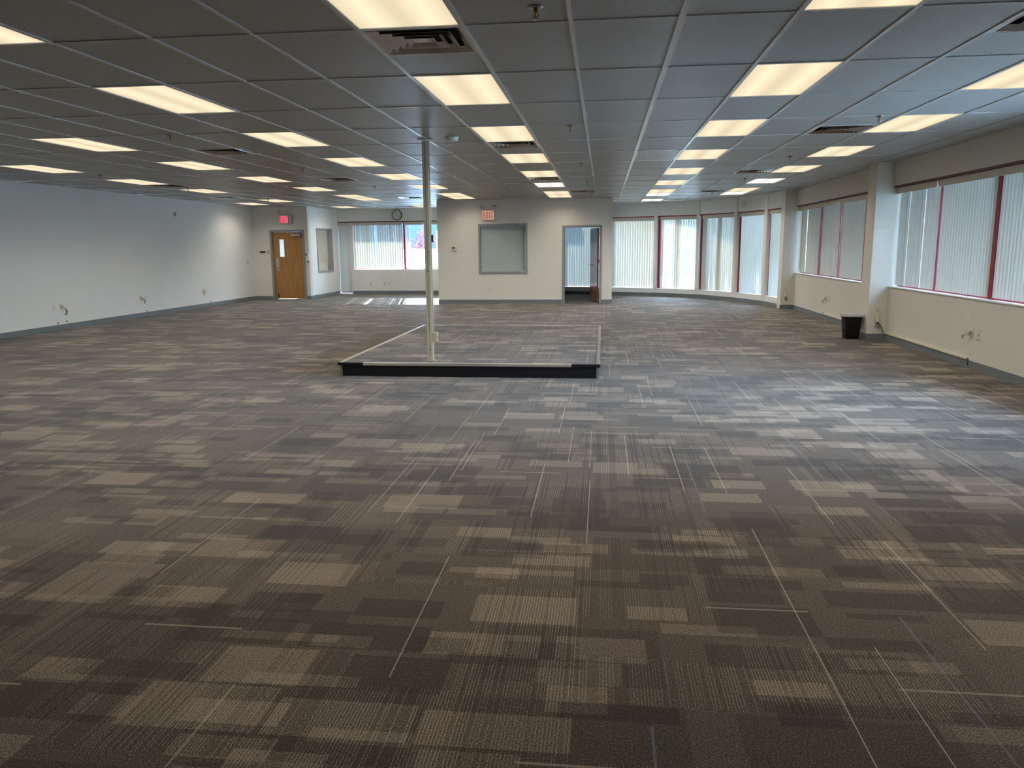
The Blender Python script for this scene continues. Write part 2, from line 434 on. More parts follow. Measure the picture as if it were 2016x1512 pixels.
# ------------------------------------------------------------------ ceiling
OFF = {-8: 0, -7: -.016, -6: .004, -5: -.006, -4: .003, -3: 0, -2: .016, -1: .021, 0: .033, 1: .028, 2: .015, 3: .005, 4: .002, 5: -.010, 6: -.017, 7: -.012, 8: -.034, 9: -.032}
def gx(i): return -1.426 + .6096*i + OFF.get(i, OFF[-8] if i < -8 else (-.03 if i < 11 else 0))
def gy(j): return 4.53 + 1.2192*j
LIGHTS = {-12: [1, 3, 5, 7, 9, 12], -8: [1, 3, 5, 7, 9, 11, 12], -4: [-1, 1, 3, 5, 7, 9, 11, 12], 0: [-1, 1, 3, 5, 7, 9, 11, 12],
          4: [-1, 1, 3, 5, 7, 9, 11, 12, 14], 7: [-1, 1, 3, 5, 7, 9, 11, 12], -14: [13, 15], -11: [15], -7: [15]}
COOL = {(0, 9), (4, 12), (4, 14), (7, 9), (7, 12)}
VENTS = [(-6, 4), (-6, 7.5), (-6, 12), (-12, 8), (-13, 11), (6, 3.5), (6, 7.5), (6, 11.5), (5, 14.5), (1, 11), (6, 0), (0, 0), (0, 4), (0, 8), (-8, 15.5)]
GRILLE = (3, 5)
full = {(i, j) for i, js in LIGHTS.items() for j in js} | {GRILLE}
half = {(i, j) for i, j in VENTS}
I0, I1, J0, J1 = -15, 11, -7, 17
ROOF = 25.0
cb = MB()
def tile(x0, x1, y0, y1):
    NX, NY = 3, 4; ins = .010; sag = random.uniform(.001, .005); z = CZ+.004
    g = [[cb.b.verts.new((x0+ins+(x1-x0-2*ins)*u/NX, y0+ins+(y1-y0-2*ins)*v/NY, z+.003 - sag*math.sin(PI*u/NX)*math.sin(PI*v/NY))) for u in range(NX+1)] for v in range(NY+1)]
    for v in range(NY):
        for u in range(NX): cb.b.faces.new([g[v][u], g[v+1][u], g[v+1][u+1], g[v][u+1]])
for i in range(I0, I1):
    for j in range(J0, J1):
        if (i, j) in full: continue
        hs = [h for h in (j, j+.5) if (i, h) in half]
        if hs:
            h = hs[0]; o2 = j+.5 if h == j else j
            tile(gx(i), gx(i+1), gy(o2), gy(o2+.5))
        else: tile(gx(i), gx(i+1), gy(j), gy(j+1))
cb.box(XL-.3, -1.4, YN-.3, 28.3, CZ+.30, CZ+.42); cb.box(-1.4, 5.8, YN-.3, 25.3, CZ+.30, CZ+.42)          # roof deck that runs out over the walk outside
for x0, x1, y0, y1 in ((XL-.3, -1.4, 27.9, 28.3), (-1.4, 5.8, 25.1, 25.3), (5.6, 5.8, YN, 25.1)): cb.box(x0, x1, y0, y1, CZ+.02, CZ+.30)
ceiling = struct(cb.build('ceiling', 'tile'))
t = MB(); TW = .012
for i in range(I0, I1+1): t.box(gx(i)-(.019 if i == 3 else TW), gx(i)+(.019 if i == 3 else TW), YN, gy(J1), CZ, CZ+.03)
for j in range(J0+1, J1+1): t.box(gx(I0), gx(I1), gy(j)-.008, gy(j)+.008, CZ+.001, CZ+.028)
for i, h in half: 
    yy = gy(math.floor(h)+.5); t.box(gx(i), gx(i+1), yy-.008, yy+.008, CZ+.001, CZ+.028)
TR[0] += 1; struct(t.build('trim_%d' % TR[0], 'tee'), 'white ceiling grid of metal tees')

# ---- light fixtures
def make_light(cool):
    r = empty('ceiling_light', (0, 0, CZ))
    hw, hl = .3048-.012, .6096-.008
    b = MB()
    for x0, x1, y0, y1 in ((-hw, -hw+.012, -hl, hl), (hw-.012, hw, -hl, hl), (-hw+.012, hw-.012, -hl, -hl+.012), (-hw+.012, hw-.012, hl-.012, hl)):
        b.box(x0, x1, y0, y1, .001, .07)
    b.box(-hw, hw, -hl, hl, .07, .09)
    b.build('frame', 'tee', r)
    MB().box(-hw+.012, hw-.012, -hl+.012, hl-.012, .006, .010).build('diffuser', 'diffcool' if cool else 'diff', r)
    return r
lamp = bpy.data.lights.new('fixture_lamp', 'AREA'); lamp.shape = 'RECTANGLE'; lamp.size = .54; lamp.size_y = 1.14
lamp.energy = PANEL_WATT; lamp.color = (1, .91, .77); lamp.spread = math.radians(136)
lampc = lamp.copy(); lampc.color = (1, .95, .86)
protoW, protoC = make_light(False), make_light(True); usedp = {False: False, True: False}
COLN = {-12: 'row beside the blank left wall', -8: 'second row in from the left wall', -4: 'third row in from the left wall',
        0: 'middle row leading to the office block', 4: 'row leading to the curved windows', 7: 'row beside the right window wall'}
ORD = ['nearest', 'second nearest', 'third nearest', 'fourth nearest', 'fifth nearest', 'sixth nearest', 'seventh nearest', 'eighth nearest', 'ninth nearest']
for i, js in LIGHTS.items():
    vis = [j for j in js if not ((i == -12 and j < 5) or (i == -8 and j < 3) or (i == 7 and j < 1))]
    for j in js:
        cool = (i, j) in COOL
        base_o = protoC if cool else protoW
        o = base_o if not usedp[cool] else copy_tree(base_o)
        usedp[cool] = True
        x, y = (gx(i)+gx(i+1))/2, gy(j+.5)
        o.location = (x, y, CZ)
        if i == -14: lb = 'warm lit panel added to brighten the vestibule behind the exit door' if j == 15 else 'warm lit ceiling panel in the far left corner before the exit door wall'  # vestibule panel is added to light the room behind the return window
        elif i == -11: lb = 'warm lit ceiling panel behind the exit wall near the clock wall corner'
        elif i == -7: lb = 'warm lit ceiling panel above the back window under the clock'
        elif j in vis:
            k = vis.index(j)
            lb = '%s ceiling panel, %s in the %s' % ('cool white' if cool else 'warm lit', 'farthest' if k == len(vis)-1 else ORD[k], COLN[i])
        else: lb = 'warm lit ceiling panel outside the view before the %s' % COLN[i]
        tag(o, lb, 'ceiling light', 'recessed ceiling light panels')
        l = bpy.data.objects.new('fixture_lamp', lampc if cool else lamp); COL.objects.link(l); l.parent = o
        l.location = (0, 0, -.002); l.rotation_euler = (0, 0, 0)
bpy.context.view_layer.update()

# ---- air diffusers (concentric square louvres)
def make_vent():
    r = empty('ceiling_vent', (0, 0, CZ)); H = .3048-.010
    b = MB(); b.box(-H, H, -H, H, .055, .06); b.build('backing', 'dark', r)
    def ring(mb, o, i, zo, zi):
        O = [(-o, -o), (o, -o), (o, o), (-o, o)]; I = [(-i, -i), (i, -i), (i, i), (-i, i)]; th = .0025
        vo = [mb.b.verts.new((x, y, zo)) for x, y in O]; vi = [mb.b.verts.new((x, y, zi)) for x, y in I]
        vo2 = [mb.b.verts.new((x, y, zo+th)) for x, y in O]; vi2 = [mb.b.verts.new((x, y, zi+th)) for x, y in I]
        for k in range(4):
            q = (k+1) % 4
            mb.b.faces.new([vo[k], vo[q], vi[q], vi[k]]); mb.b.faces.new([vo2[k], vi2[k], vi2[q], vo2[q]])
            mb.b.faces.new([vo[k], vo2[k], vo2[q], vo[q]]); mb.b.faces.new([vi[k], vi[q], vi2[q], vi2[k]])
    b = MB(); ring(b, H, H-.025, .002, .002); b.box(-H, H, -H, -H+.004, .004, .055); b.box(-H, H, H-.004, H, .004, .055)
    b.box(-H, -H+.004, -H, H, .004, .055); b.box(H-.004, H, -H, H, .004, .055); b.build('frame', 'chrome', r)
    for o_, i_, zo in ((.268, .222, .0), (.208, .160, .0), (.148, .104, .0)):
        b = MB(); ring(b, o_, i_, zo, zo+.026); b.build('louvre', 'chrome', r)
    b = MB(); ring(b, .088, .060, -.001, .012); b.box(-.060, .060, -.060, .060, .010, .012); b.build('centre_plate', 'chrome', r)
    return r
vp = make_vent()
VL = {(-6, 4): 'dark air vent left of the pole, nearest in the left half of the ceiling', (-6, 7.5): 'air vent left of the pole, second from the camera in its row',
      (-6, 12): 'bright edged air vent near the clock, left of the pole', (-12, 8): 'dark air vent nearest in the row beside the left wall',
      (-13, 11): 'dark air vent farther along the left wall ceiling', (6, 3.5): 'louvred air vent before the lit panel, nearest fully seen near the right windows',
      (6, 7.5): 'air vent near the right pier, middle one of the right row', (6, 11.5): 'air vent over the curved windows, farther one of the right row',
      (5, 14.5): 'farthest air vent close to the curved window wall', (1, 11): 'dark air vent right above the office doorway side of the block',
      (6, 0): 'air vent cut by the top right corner of the view', (0, 0): 'large shiny air vent directly behind the nearest middle lit panel',
      (0, 4): 'air vent between lit panels in the middle row, past the pole', (0, 8): 'small air vent between the far lit panels of the middle row',
      (-8, 15.5): 'small dark air vent directly above the clock wall'}
for k, (i, h) in enumerate(VENTS):
    o = vp if k == 0 else copy_tree(vp)
    o.location = ((gx(i)+gx(i+1))/2, gy(h+.25), CZ); tag(o, VL[(i, h)], 'air vent', 'square ceiling air vents')
g = empty('return_grille', ((gx(3)+gx(4))/2, gy(5.5), CZ)); tag(g, 'white perforated return air grille in the ceiling right of the middle', 'air grille')
b = MB(); hw, hl = .290, .600
for x0, x1, y0, y1 in ((-hw, -hw+.02, -hl, hl), (hw-.02, hw, -hl, hl), (-hw+.02, hw-.02, -hl, -hl+.02), (-hw+.02, hw-.02, hl-.02, hl)): b.box(x0, x1, y0, y1, .001, .03)
b.build('frame', 'tee', g); MB().box(-hw+.02, hw-.02, -hl+.02, hl-.02, .004, .007).build('perforated_panel', 'perf', g)

# ---- sprinklers
def make_spr():
    r = empty('sprinkler_head', (0, 0, CZ))
    MB().lathe([(0, .002), (.040, .002), (.040, -.004), (.016, -.012), (0, -.012)], 24).build('escutcheon', 'chrome', r, smooth=True)
    b = MB(); b.lathe([(0, -.010), (.011, -.010), (.011, -.028), (0, -.028)], 12)
    for s in (-1, 1): b.tube([(.010*s, 0, -.026), (.016*s, 0, -.040), (.005*s, 0, -.058)], .0028, 6)
    b.tube([(0, 0, -.026), (0, 0, -.056)], .0035, 6); b.build('frame', 'brass', r)
    MB().lathe([(0, -.056), (.019, -.058), (.019, -.061), (0, -.062)], 12).build('deflector', 'chrome', r)
    return r
sp_ = make_spr()
SPR = [(-.36, 4.25, 'nearest sprinkler head, at the top centre of the view'), (-.35, 8.30, 'sprinkler head in the middle tile column, second from the camera'),
       (-.35, 12.04, 'sprinkler head in the middle tile column, third from the camera'), (-.32, 15.47, 'sprinkler head in the middle tile column, fourth from the camera'),
       (-.31, 18.75, 'sprinkler head just before the office block, beside a dark vent'), (-4.65, 8.22, 'sprinkler head left of the pole, nearest in the left half'),
       (-4.62, 11.91, 'sprinkler head left of the pole, second in its row'), (-4.54, 15.50, 'sprinkler head left of the pole, third in its row'),
       (-8.22, 12.27, 'sprinkler head near the left wall, nearest in its row'), (-8.28, 15.14, 'sprinkler head near the left wall, second in its row'),
       (-8.32, 19.0, 'sprinkler head near the left wall, farthest, before the exit door'), (-6.88, 23.68, 'sprinkler head directly before the clock wall'),
       (2.64, 8.21, 'sprinkler head nearest to the right windows, beside a louvred vent'), (2.59, 11.68, 'sprinkler head near the right windows, second in its row'),
       (2.61, 15.33, 'sprinkler head near the right windows, third in its row'), (2.57, 19.50, 'sprinkler head near the right windows, fourth, by the curved wall'),
       (-9.9, 20.67, 'sprinkler head in the far left corner of the ceiling')]
for k, (x, y, lb) in enumerate(SPR):
    o = sp_ if k == 0 else copy_tree(sp_); o.location = (x, y, CZ+.003); tag(o, lb, 'sprinkler', 'ceiling sprinkler heads')
r = empty('smoke_detector', (-1.70, 8.92, CZ+.002)); tag(r, 'round white smoke detector on the ceiling right of the pole', 'smoke detector')
MB().lathe([(0, .002), (.075, .002), (.075, -.012), (0, -.012)], 28).build('mount', 'cream', r, smooth=False)
MB().lathe([(0, -.012), (.066, -.012), (.064, -.036), (.05, -.044), (0, -.046)], 28).build('sensor_head', 'white', r)

# ------------------------------------------------------------------ windows and vertical blinds
WN = [0]
def window(Mx, L, z0, z1, mull=(), setback=GL, fw=.06, mw=None, mat='red', x0=0.0, hm='red', hy=.004, mat_in=None):
    """red frame, mullions and panes; local x along wall, y outward"""
    WN[0] += 1
    r = empty('window_%d' % WN[0], (0, 0, 0)); struct(r)
    b = MB(); y0, y1 = setback-.05, setback+.06
    b.box(x0, L, y0, y1, z0, z0+.030, Mx); b.box(x0, L, y0, y1, z1-.06, z1, Mx)
    for xm in mull:
        ya, yb = y0-(.03 if mat_in is None else mat_in), y1
        if isinstance(xm, tuple):
            if len(xm) == 4: ya, yb = xm[2:]
            xm, w = xm[:2]
        else: w = mw if mw else fw
        b.box(xm-w/2, xm+w/2, ya, yb, z0+.012, z1-.02, Mx)
    b.build('window_frame', mat, r, bevel=.003)
    MB().box(x0, L, hy, hy+.03, z1-.027, z1, Mx).build('head_strip', hm, r)
    MB().box(x0, L, setback+.012, setback+.018, z0+.04, z1-.05, Mx).build('glass', 'glass', r)
    return r

def blind(Mx, xa, xb, zt, zb, ang, y=.10, label='', val_h=.095, rnd=.0, gaps=None, pitch=.079, group='vertical blinds', wand=True, cover=None, yv=None):
    """vertical blind from xa to xb; ang degrees from the plane (0 closed)"""
    r = empty('vertical_blind', Mx @ Vector(((xa+xb)/2, y, zb)));
    tag(r, label, 'blind', group)
    inv = Matrix.Translation(-(Mx @ Vector(((xa+xb)/2, y, zb))))
    Q = inv @ Mx
    if yv is None: yv = y-.075
    b = MB(); b.box(xa+.004, xb-.004, yv, yv+.012, zt-val_h, zt, Q); b.box(xa+.004, xb-.004, yv+.012, y+.03, zt-.012, zt, Q)
    b.build('valance', 'valance', r, bevel=.002)
    MB().box(xa+.01, xb-.01, y-.02, y+.02, zt-.05, zt-.016, Q).build('headrail', 'alu', r)
    b = MB(); n = int((xb-xa-.02)/pitch); rs = random.Random(int(xa*1000+zb*77+xb*13))
    for k in range(n+1):
        x = xa+.045+k*pitch
        if x > xb-.04: break
        if gaps and not gaps(x): continue
        a0 = ang(x) if callable(ang) else ang
        a = math.radians(a0 + rs.uniform(-rnd, rnd)); w = .0445; th = .0009
        ca, sa = math.cos(a), math.sin(a)
        prof = []
        for u in (-1, -.4, .4, 1): prof.append((u*w, .006*(1-u*u)))
        pts = [(p, q-th/2) for p, q in prof] + [(p, q+th/2) for p, q in prof[::-1]]
        poly = [(x + p*ca - q*sa, y + p*sa + q*ca) for p, q in pts]
        b.prism(poly, zb+.012, zt-.052, Q)
    b.build('vane', 'vane', r)
    if wand:
        MB().tube([Q @ Vector((xa+.03, y-.055, zt-.06)), Q @ Vector((xa+.03, y-.055, zb+.9))], .004, 6).build('wand', 'white', r)
    return r

# back window, left of the office block
Mx, L = seg_M((XS, YF), (XB0+.14, YF))
window(Mx, .44, .03, 2.345, (.40,), x0=.02, hm='darkred')
window(Mx, L-.05, .80, 2.345, (.46, 2.21), x0=.44, hm='darkred')
blind(Mx, .002, .43, 2.316, .05, 6, y=.10, label='narrow floor-length closed blind in the corner left of the clock', wand=False)
blind(Mx, .50, 2.17, 2.316, .83, lambda x: -17 if x < 1.2 else (-58 if x < 1.32 else -20), y=.10, label='half-tilted blind below and left of the clock', rnd=9, wand=False)
blind(Mx, 2.24, L-.10, 2.316, .83, 86, y=.10, label='open blind with vanes stacked left, showing the blue building outside', gaps=lambda x: x < 2.44, pitch=.040, rnd=5, wand=False)

# curved bays
BL = {2: 'tall blind in the bay hidden behind the office block left half', 3: 'tall closed blind seen inside the office, behind its left part', 4: 'tall closed blind seen through the open office door',
      5: 'tall blind in the curved wall directly right of the office block', 6: 'tall bright blind in the second curved bay right of the office block',
      7: 'tall blind with open vanes in the third curved bay', 8: 'tall bluish closed blind in the fourth curved bay', 9: 'narrow tall blind tucked beside the nearer curved wall pier'}
AN = {2: 3, 3: 3, 4: 4, 5: -9, 6: lambda x: 20 if .62 < x < .74 else 84, 7: lambda x: 40 if (x < .25 or .75 < x < .95) else 108, 8: 122, 9: 122}
for k in range(2, 10):
    a, c = NODES[k], NODES[k+1]; Mx, L = seg_M(a, c)
    window(Mx, L+.12, .215, 2.345, (.07,), x0=-.02 if k > 2 else .2, mw=.08, mat_in=.07)
    blind(Mx, .12, L+.05, 2.316, .235, AN[k], y=.085, label=BL[k], rnd=3 if k != 7 else 8, wand=False, yv=.03)

# right wall windows
def Mright(y1): # origin at far end y1, local x toward the camera (-y), y outward (+x)
    Mx = Matrix(((0, 1, 0, XK), (-1, 0, 0, y1), (0, 0, 1, 0), (0, 0, 0, 1))); return Mx
def right_run(y1, y0, mulls, labels, angs, widths):
    Mx = Mright(y1)
    window(Mx, y1-y0, .838, 2.365, [(y1-m, *w_) for m, w_ in zip(mulls, widths)], setback=.18, hm='darkred', hy=-.02)
    ed = [0.0] + [y1-m for m in mulls] + [y1-y0]
    for k in range(len(ed)-1):
        if angs[k] is None: continue      # bay outside the view, blind drawn back
        blind(Mx, ed[k]+(.012 if k else -.02), ed[k+1]-.010, 2.335, .853, angs[k], y=.105, label=labels[k], rnd=angs_r[k], wand=False, val_h=.09, yv=.02)
angs_r = [7, 6, 4, 2]
right_run(18.85, 13.20, [17.18, 15.77, 14.32],
    ['blind in the far right window, beside the curved wall pier', 'blind in the far right window, second pane from the curved wall', 'closed cream blind in the far right window, third pane', 'short end of the far right window blind behind the near pier'],
    [lambda x: -10 if .35 < x < .55 else 8, lambda x: -17 if .9 < x < 1.02 else 12, 14, 5], [(.035, .065, .155), (.035, .065, .155), (.035, .065, .155)])
angs_r = [5, 4, 7, 6, 4]
right_run(12.80, 5.4, [11.32, 9.79, 8.30, 6.85],
    ['blind in the near right window, beside the pier', 'blind in the near right window between the thin and thick red mullions', 'bluish blind at the right edge of the view', 'blind beyond the right edge of the view, nearer', 'blind beyond the right edge of the view, nearest'],
    [lambda x: -17 if (.28 < x < .36 or .86 < x < .94) else 9, lambda x: -18 if (.75 < x < .88 or 1.02 < x < 1.1 or 1.2 < x < 1.3) else 12, 2, None, None], [(.022, .075, .115), (.10, .10, .24), (.05, .10, .24), (.05, .10, .24)])
# sills of the right windows (white boards on the knee wall)
for y0, y1 in ((13.20, 18.85), (5.4, 12.80)):
    trim(MB().box(XK-.012, XK+.13, y0, y1, .83, .842), 'white', .002)

# interior window in the office front (grey steel frame, closed mini blind)
def grey_window(nm, x0, x1, z0, z1, yf, depth, Mx=Matrix()):
    WN[0] += 1; r = empty('window_%d' % WN[0], (0, 0, 0)); struct(r); w = .055
    b = MB()
    for a in ((x0, x0+w, z0, z1), (x1-w, x1, z0, z1), (x0+w, x1-w, z0, z0+w), (x0+w, x1-w, z1-w, z1)): b.box(a[0], a[1], yf-.018, yf+depth, a[2], a[3], Mx)
    b.build('window_frame', 'greyframe', r, bevel=.003)
    MB().box(x0+w, x1-w, yf+.055, yf+.061, z0+w, z1-w, Mx).build('glass', 'glass', r); return r
grey_window('a', -3.31, -2.0, .79, 2.10, YB, .15)
r = empty('mini_blind', (-2.655, YB+.11, .86)); tag(r, 'closed white horizontal blind behind the office window', 'blind')
MB().box(-.585, .585, -.015, .02, 1.135, 1.165).build('headrail', 'blindslat', r)
b = MB(); n = 54
for k in range(n):
    z = .01+k*1.12/n; b.box(-.58, .58, -.001, .001, z, z+.0235, Matrix.Translation((0, 0, 0)) @ Matrix.Translation((0, 0, z)) @ Matrix.Rotation(math.radians(-13), 4, 'X') @ Matrix.Translation((0, 0, -z)))
b.build('slats', 'blindslat', r)
MB().box(-.58, .58, -.012, .012, -.005, .008).build('bottom_rail', 'blindslat', r)
# interior window in the return wall
WN[0] += 1; r = empty('window_%d' % WN[0], (0, 0, 0)); struct(r); b = MB()
for y0, y1, z0, z1 in ((23.19, 23.24, .76, 2.11), (24.52, 24.57, .76, 2.11), (23.24, 24.52, .76, .81), (23.24, 24.52, 2.06, 2.11)): b.box(XS-.15, XS+.02, y0, y1, z0, z1)
b.build('window_frame', 'greyframe', r, bevel=.003)
MB().box(XS-.06, XS-.054, 23.24, 24.52, .81, 2.06).build('glass', 'glass', r)
# small room behind the return wall window
b = MB(); b.box(XL, XS-.14, 25.2, 25.35, 2.35, CZ); b.box(-9.6, XS-.14, 25.2, 25.35, 0, 2.35); b.box(XL-.1, XL, YD+.16, 25.35, 0, CZ); struct(b.build('wall_vestibule', 'paint'))
Mv0, Lv = seg_M((XL, 25.2), (-9.6, 25.2)); window(Mv0, Lv, .02, 2.35, (.04, Lv-.04), setback=.07)
struct(MB().box(-9.3, -8.43, 26.0, 26.35, .10, CZ+.3).build('trim_90', 'paint'))  # unseen outdoor fin, added to keep sun off the narrow corner blind
r = empty('counter', (-9.25, 24.85, 0)); tag(r, 'pale counter seen through the return wall window', 'counter')
b = MB(); b.box(-.35, .40, -.3, .33, 0, 1.08); b.build('body', 'white', r, bevel=.005); MB().box(-.37, .41, -.32, .34, 1.08, 1.12).build('top', 'cream', r, bevel=.005)

# ------------------------------------------------------------------ doors
r = empty('door_1', (-9.33, YD, 0)); struct(r, 'oak exit door with narrow lite in a grey frame')
b = MB(); b.box(-.53, -.465, -.02, .15, 0, 2.045); b.box(.465, .53, -.02, .15, 0, 2.045); b.box(-.465, .465, -.02, .15, 1.985, 2.045)
b.build('door_frame', 'greyframe', r, bevel=.003)
b = MB(); yl0, yl1 = .055, .10
b.box(-.46, -.28, yl0, yl1, .018, 1.98); b.box(-.13, .46, yl0, yl1, .018, 1.98); b.box(-.28, -.13, yl0, yl1, .018, 1.26); b.box(-.28, -.13, yl0, yl1, 1.77, 1.98)
leaf = b.build('door_leaf', 'oak', r)
MB().box(-.28, -.13, .07, .076, 1.26, 1.77).build('glass_lite', 'glass', leaf)
b = MB(); b.box(-.40, -.30, .045, .055, .84, 1.23); b.build('lock_plate', 'steel', leaf, bevel=.002)
b = MB(); b.lathe([(0, 0), (.026, 0), (.026, .012), (.012, .016), (.012, .05), (0, .05)], 16, Matrix.Translation((-.35, .045, .96)) @ Matrix.Rotation(PI/2, 4, 'X'))
b.tube([(-.35, .0, .96), (-.25, -.002, .955)], .010, 8); b.build('lever_handle', 'steel', leaf)
b = MB(); b.box(.12, .42, .005, .055, 1.86, 1.92); b.tube([(.20, .02, 1.93), (-.02, -.02, 1.975)], .009, 6); b.build('door_closer', 'steel', leaf, bevel=.004)
b = MB(); b.box(-.38, -.36, .015, .055, .05, .16); b.tube([(-.37, .015, .07), (-.37, -.01, .02)], .009, 6); b.build('door_stop', 'wire', leaf)
r = empty('door_2', (-.56, YB, 0)); struct(r, 'open brown office door in a grey frame')
b = MB(); b.box(-.52, -.455, -.02, .155, 0, 2.035); b.box(.455, .52, -.02, .155, 0, 2.035); b.box(-.455, .455, -.02, .155, 1.975, 2.035)
b.build('door_frame', 'greyframe', r, bevel=.003)
ML = Matrix.Translation((.44, .175, 0)) @ Matrix.Rotation(math.radians(-(90+13.5)), 4, 'Z') @ Matrix.Scale(-1, 4, (1, 0, 0))
ML = Matrix.Translation((.44, .165, 0)) @ Matrix.Rotation(math.radians(90+13.0), 4, 'Z')
leaf = MB().box(0, .88, 0, .044, .02, 1.965, ML).build('door_leaf', 'cherry', r, bevel=.002)
b = MB()
for s in (-1, 1):
    yy = .022+s*.022
    b.tube([ML @ Vector((.81, yy, .98)), ML @ Vector((.81, yy+s*.055, .98))], .012, 8)
    b.tube([ML @ Vector((.81, yy+s*.05, .98)), ML @ Vector((.70, yy+s*.05, .98))], .010, 8)
b.build('lever_handle', 'steel', leaf)
for zz in (.25, 1.05, 1.75): MB().tube([ML @ Vector((-.006, -.004, zz)), ML @ Vector((-.006, -.004, zz+.1))], .008, 8).build('hinge', 'steel', leaf)

# ------------------------------------------------------------------ platform and pole
PX0, PX1, PY0, PY1, PH = -3.11, -.04, 8.86, 13.30, .165
pf = empty('platform', ((PX0+PX1)/2, (PY0+PY1)/2, 0)); tag(pf, 'low carpeted platform with black front and metal edge strips around the pole base', 'platform')
hx, hy = (PX1-PX0)/2, (PY1-PY0)/2
b = MB(); b.box(-hx+.03, hx-.03, -hy+.03, hy-.03, 0, PH-.012); b.build('base', 'brown', pf)
MB().box(-hx, hx, -hy, hy, PH-.012, PH).build('carpet_top', 'carpet2', pf)
b = MB(); b.box(-hx+.025, hx-.025, -hy+.015, -hy+.03, .004, PH-.03); b.build('front_panel', 'black', pf)
for s in (-1, 1):
    x0 = -hx+.002 if s < 0 else hx-.025
    MB().box(x0, x0+.023, -hy+.012, -hy+.03, 0, PH-.03).build('corner_post', 'brown', pf)
    MB().box(min(s*hx, s*(hx-.03)), max(s*hx, s*(hx-.03)), -hy+.03, hy-.03, 0, PH-.012).build('side_panel', 'brown', pf)
def nosing(x0, x1, y0, y1, mat, nm='edge_strip', z=PH): return MB().box(x0, x1, y0, y1, z-.012, z+.006).build(nm, mat, pf, bevel=.004)
b = MB(); b.box(-hx+.29, hx-.31, -hy-.015, -hy+.032, PH-.002, PH+.004); b.box(-hx+.29, hx-.31, -hy-.015, -hy-.010, PH-.030, PH-.002); b.box(-hx+.29, hx-.31, -hy-.010, -hy+.0, PH-.030, PH-.026)
b.build('front_nosing', 'alu', pf, bevel=.0015)
for x0, x1 in ((-hx-.02, -hx+.29), (hx-.31, hx+.02)):
    MB().box(x0, x1, -hy-.014, -hy+.02, PH-.032, PH+.003).build('corner_nosing', 'black', pf, bevel=.003)
for s in (-1, 1):
    x0, x1 = sorted((s*(hx+.015), s*(hx-.03)))
    MB().box(x0, x1, -hy+.03, hy, PH-.004, PH+.004).build('side_nosing', 'alu', pf, bevel=.001)
MB().box(-hx, hx, hy-.03, hy+.015, PH-.004, PH+.004).build('back_nosing', 'alu', pf, bevel=.001)

pl = empty('support_pole', (-2.045, 9.07, PH+.0005)); tag(pl, 'thin square beige steel pole from the platform to the ceiling', 'pole')
H = CZ-PH
b = MB(); b.box(-.034, -.002, -.034, .034, .012, H); b.box(.0, .034, -.036, .034, .012, H); b.build('shaft', 'pole', pl, bevel=.003)
MB().box(-.043, .043, -.043, .043, 0, .014).build('base_plate', 'pole', pl, bevel=.003)
MB().lathe([(0, H-.012), (.085, H-.010), (.09, H-.002), (0, H-.001)], 28).build('ceiling_collar', 'white', pl)
ob = MB().box(.034, .092, -.040, .015, .235, .345).build('outlet_box', 'pole', pl, bevel=.004)
b = MB(); b.box(.092, .0945, -.025, -.015, .285, .30); b.build('outlet_slot', 'dark', ob)
MB().tube([(.044, -.01, .345), (.044, -.01, H)], .007, 8).build('conduit', 'pole', pl)
MB().box(.050, .066, -.018, .012, 1.40, 1.485).build('switch', 'wire', pl, bevel=.002)
MB().box(-.006, .006, -.0375, -.036, .13, .15).build('screw', 'wire', pl)
MB().box(-.006, .006, -.0375, -.036, 1.06, 1.08).build('screw', 'wire', pl)

# ------------------------------------------------------------------ waste bin
wb_ = empty('waste_bin', (3.975, 13.0, 0), .12); tag(wb_, 'black rectangular waste bin with a clear liner beside the nearer pier', 'bin')
def ringbox(mb, a, bq, z, n=6):
    pts = []
    for cx, cy_, a0 in ((a-.03, bq-.03, 0), (-a+.03, bq-.03, 90), (-a+.03, -bq+.03, 180), (a-.03, -bq+.03, 270)):
        for k in range(n+1):
            t_ = math.radians(a0+90*k/n); pts.append((cx+.03*math.cos(t_), cy_+.03*math.sin(t_)))
    return [mb.b.verts.new((x, y, z)) for x, y in pts]
def loft(mb, rings, cap0=True):
    for A, B in zip(rings, rings[1:]):
        for k in range(len(A)): mb.b.faces.new([A[k], A[(k+1) % len(A)], B[(k+1) % len(B)], B[k]])
    if cap0: mb.b.faces.new(rings[0][::-1])
b = MB(); loft(b, [ringbox(b, .105, .088, 0), ringbox(b, .135, .108, .36), ringbox(b, .145, .118, .365), ringbox(b, .145, .118, .385), ringbox(b, .128, .102, .385), ringbox(b, .100, .083, .02)])
b.b.faces.new([v for v in b.b.verts][-28:]) if False else None
b.build('body', 'bin', wb_)
b = MB(); rs = random.Random(3); rings = []
for dz, dd in ((.352, .010), (.366, .013), (.380, .013), (.395, .010), (.397, -.004), (.385, -.020), (.33, -.022)):
    R_ = ringbox(b, .138+dd, .112+dd, dz)
    for v in R_:
        v.co.z += rs.uniform(-.012, .012) if dz < .36 else rs.uniform(-.004, .004)
        v.co.x += rs.uniform(-.004, .004); v.co.y += rs.uniform(-.004, .004)
    rings.append(R_)
loft(b, rings, False); b.build('liner', 'liner', wb_)

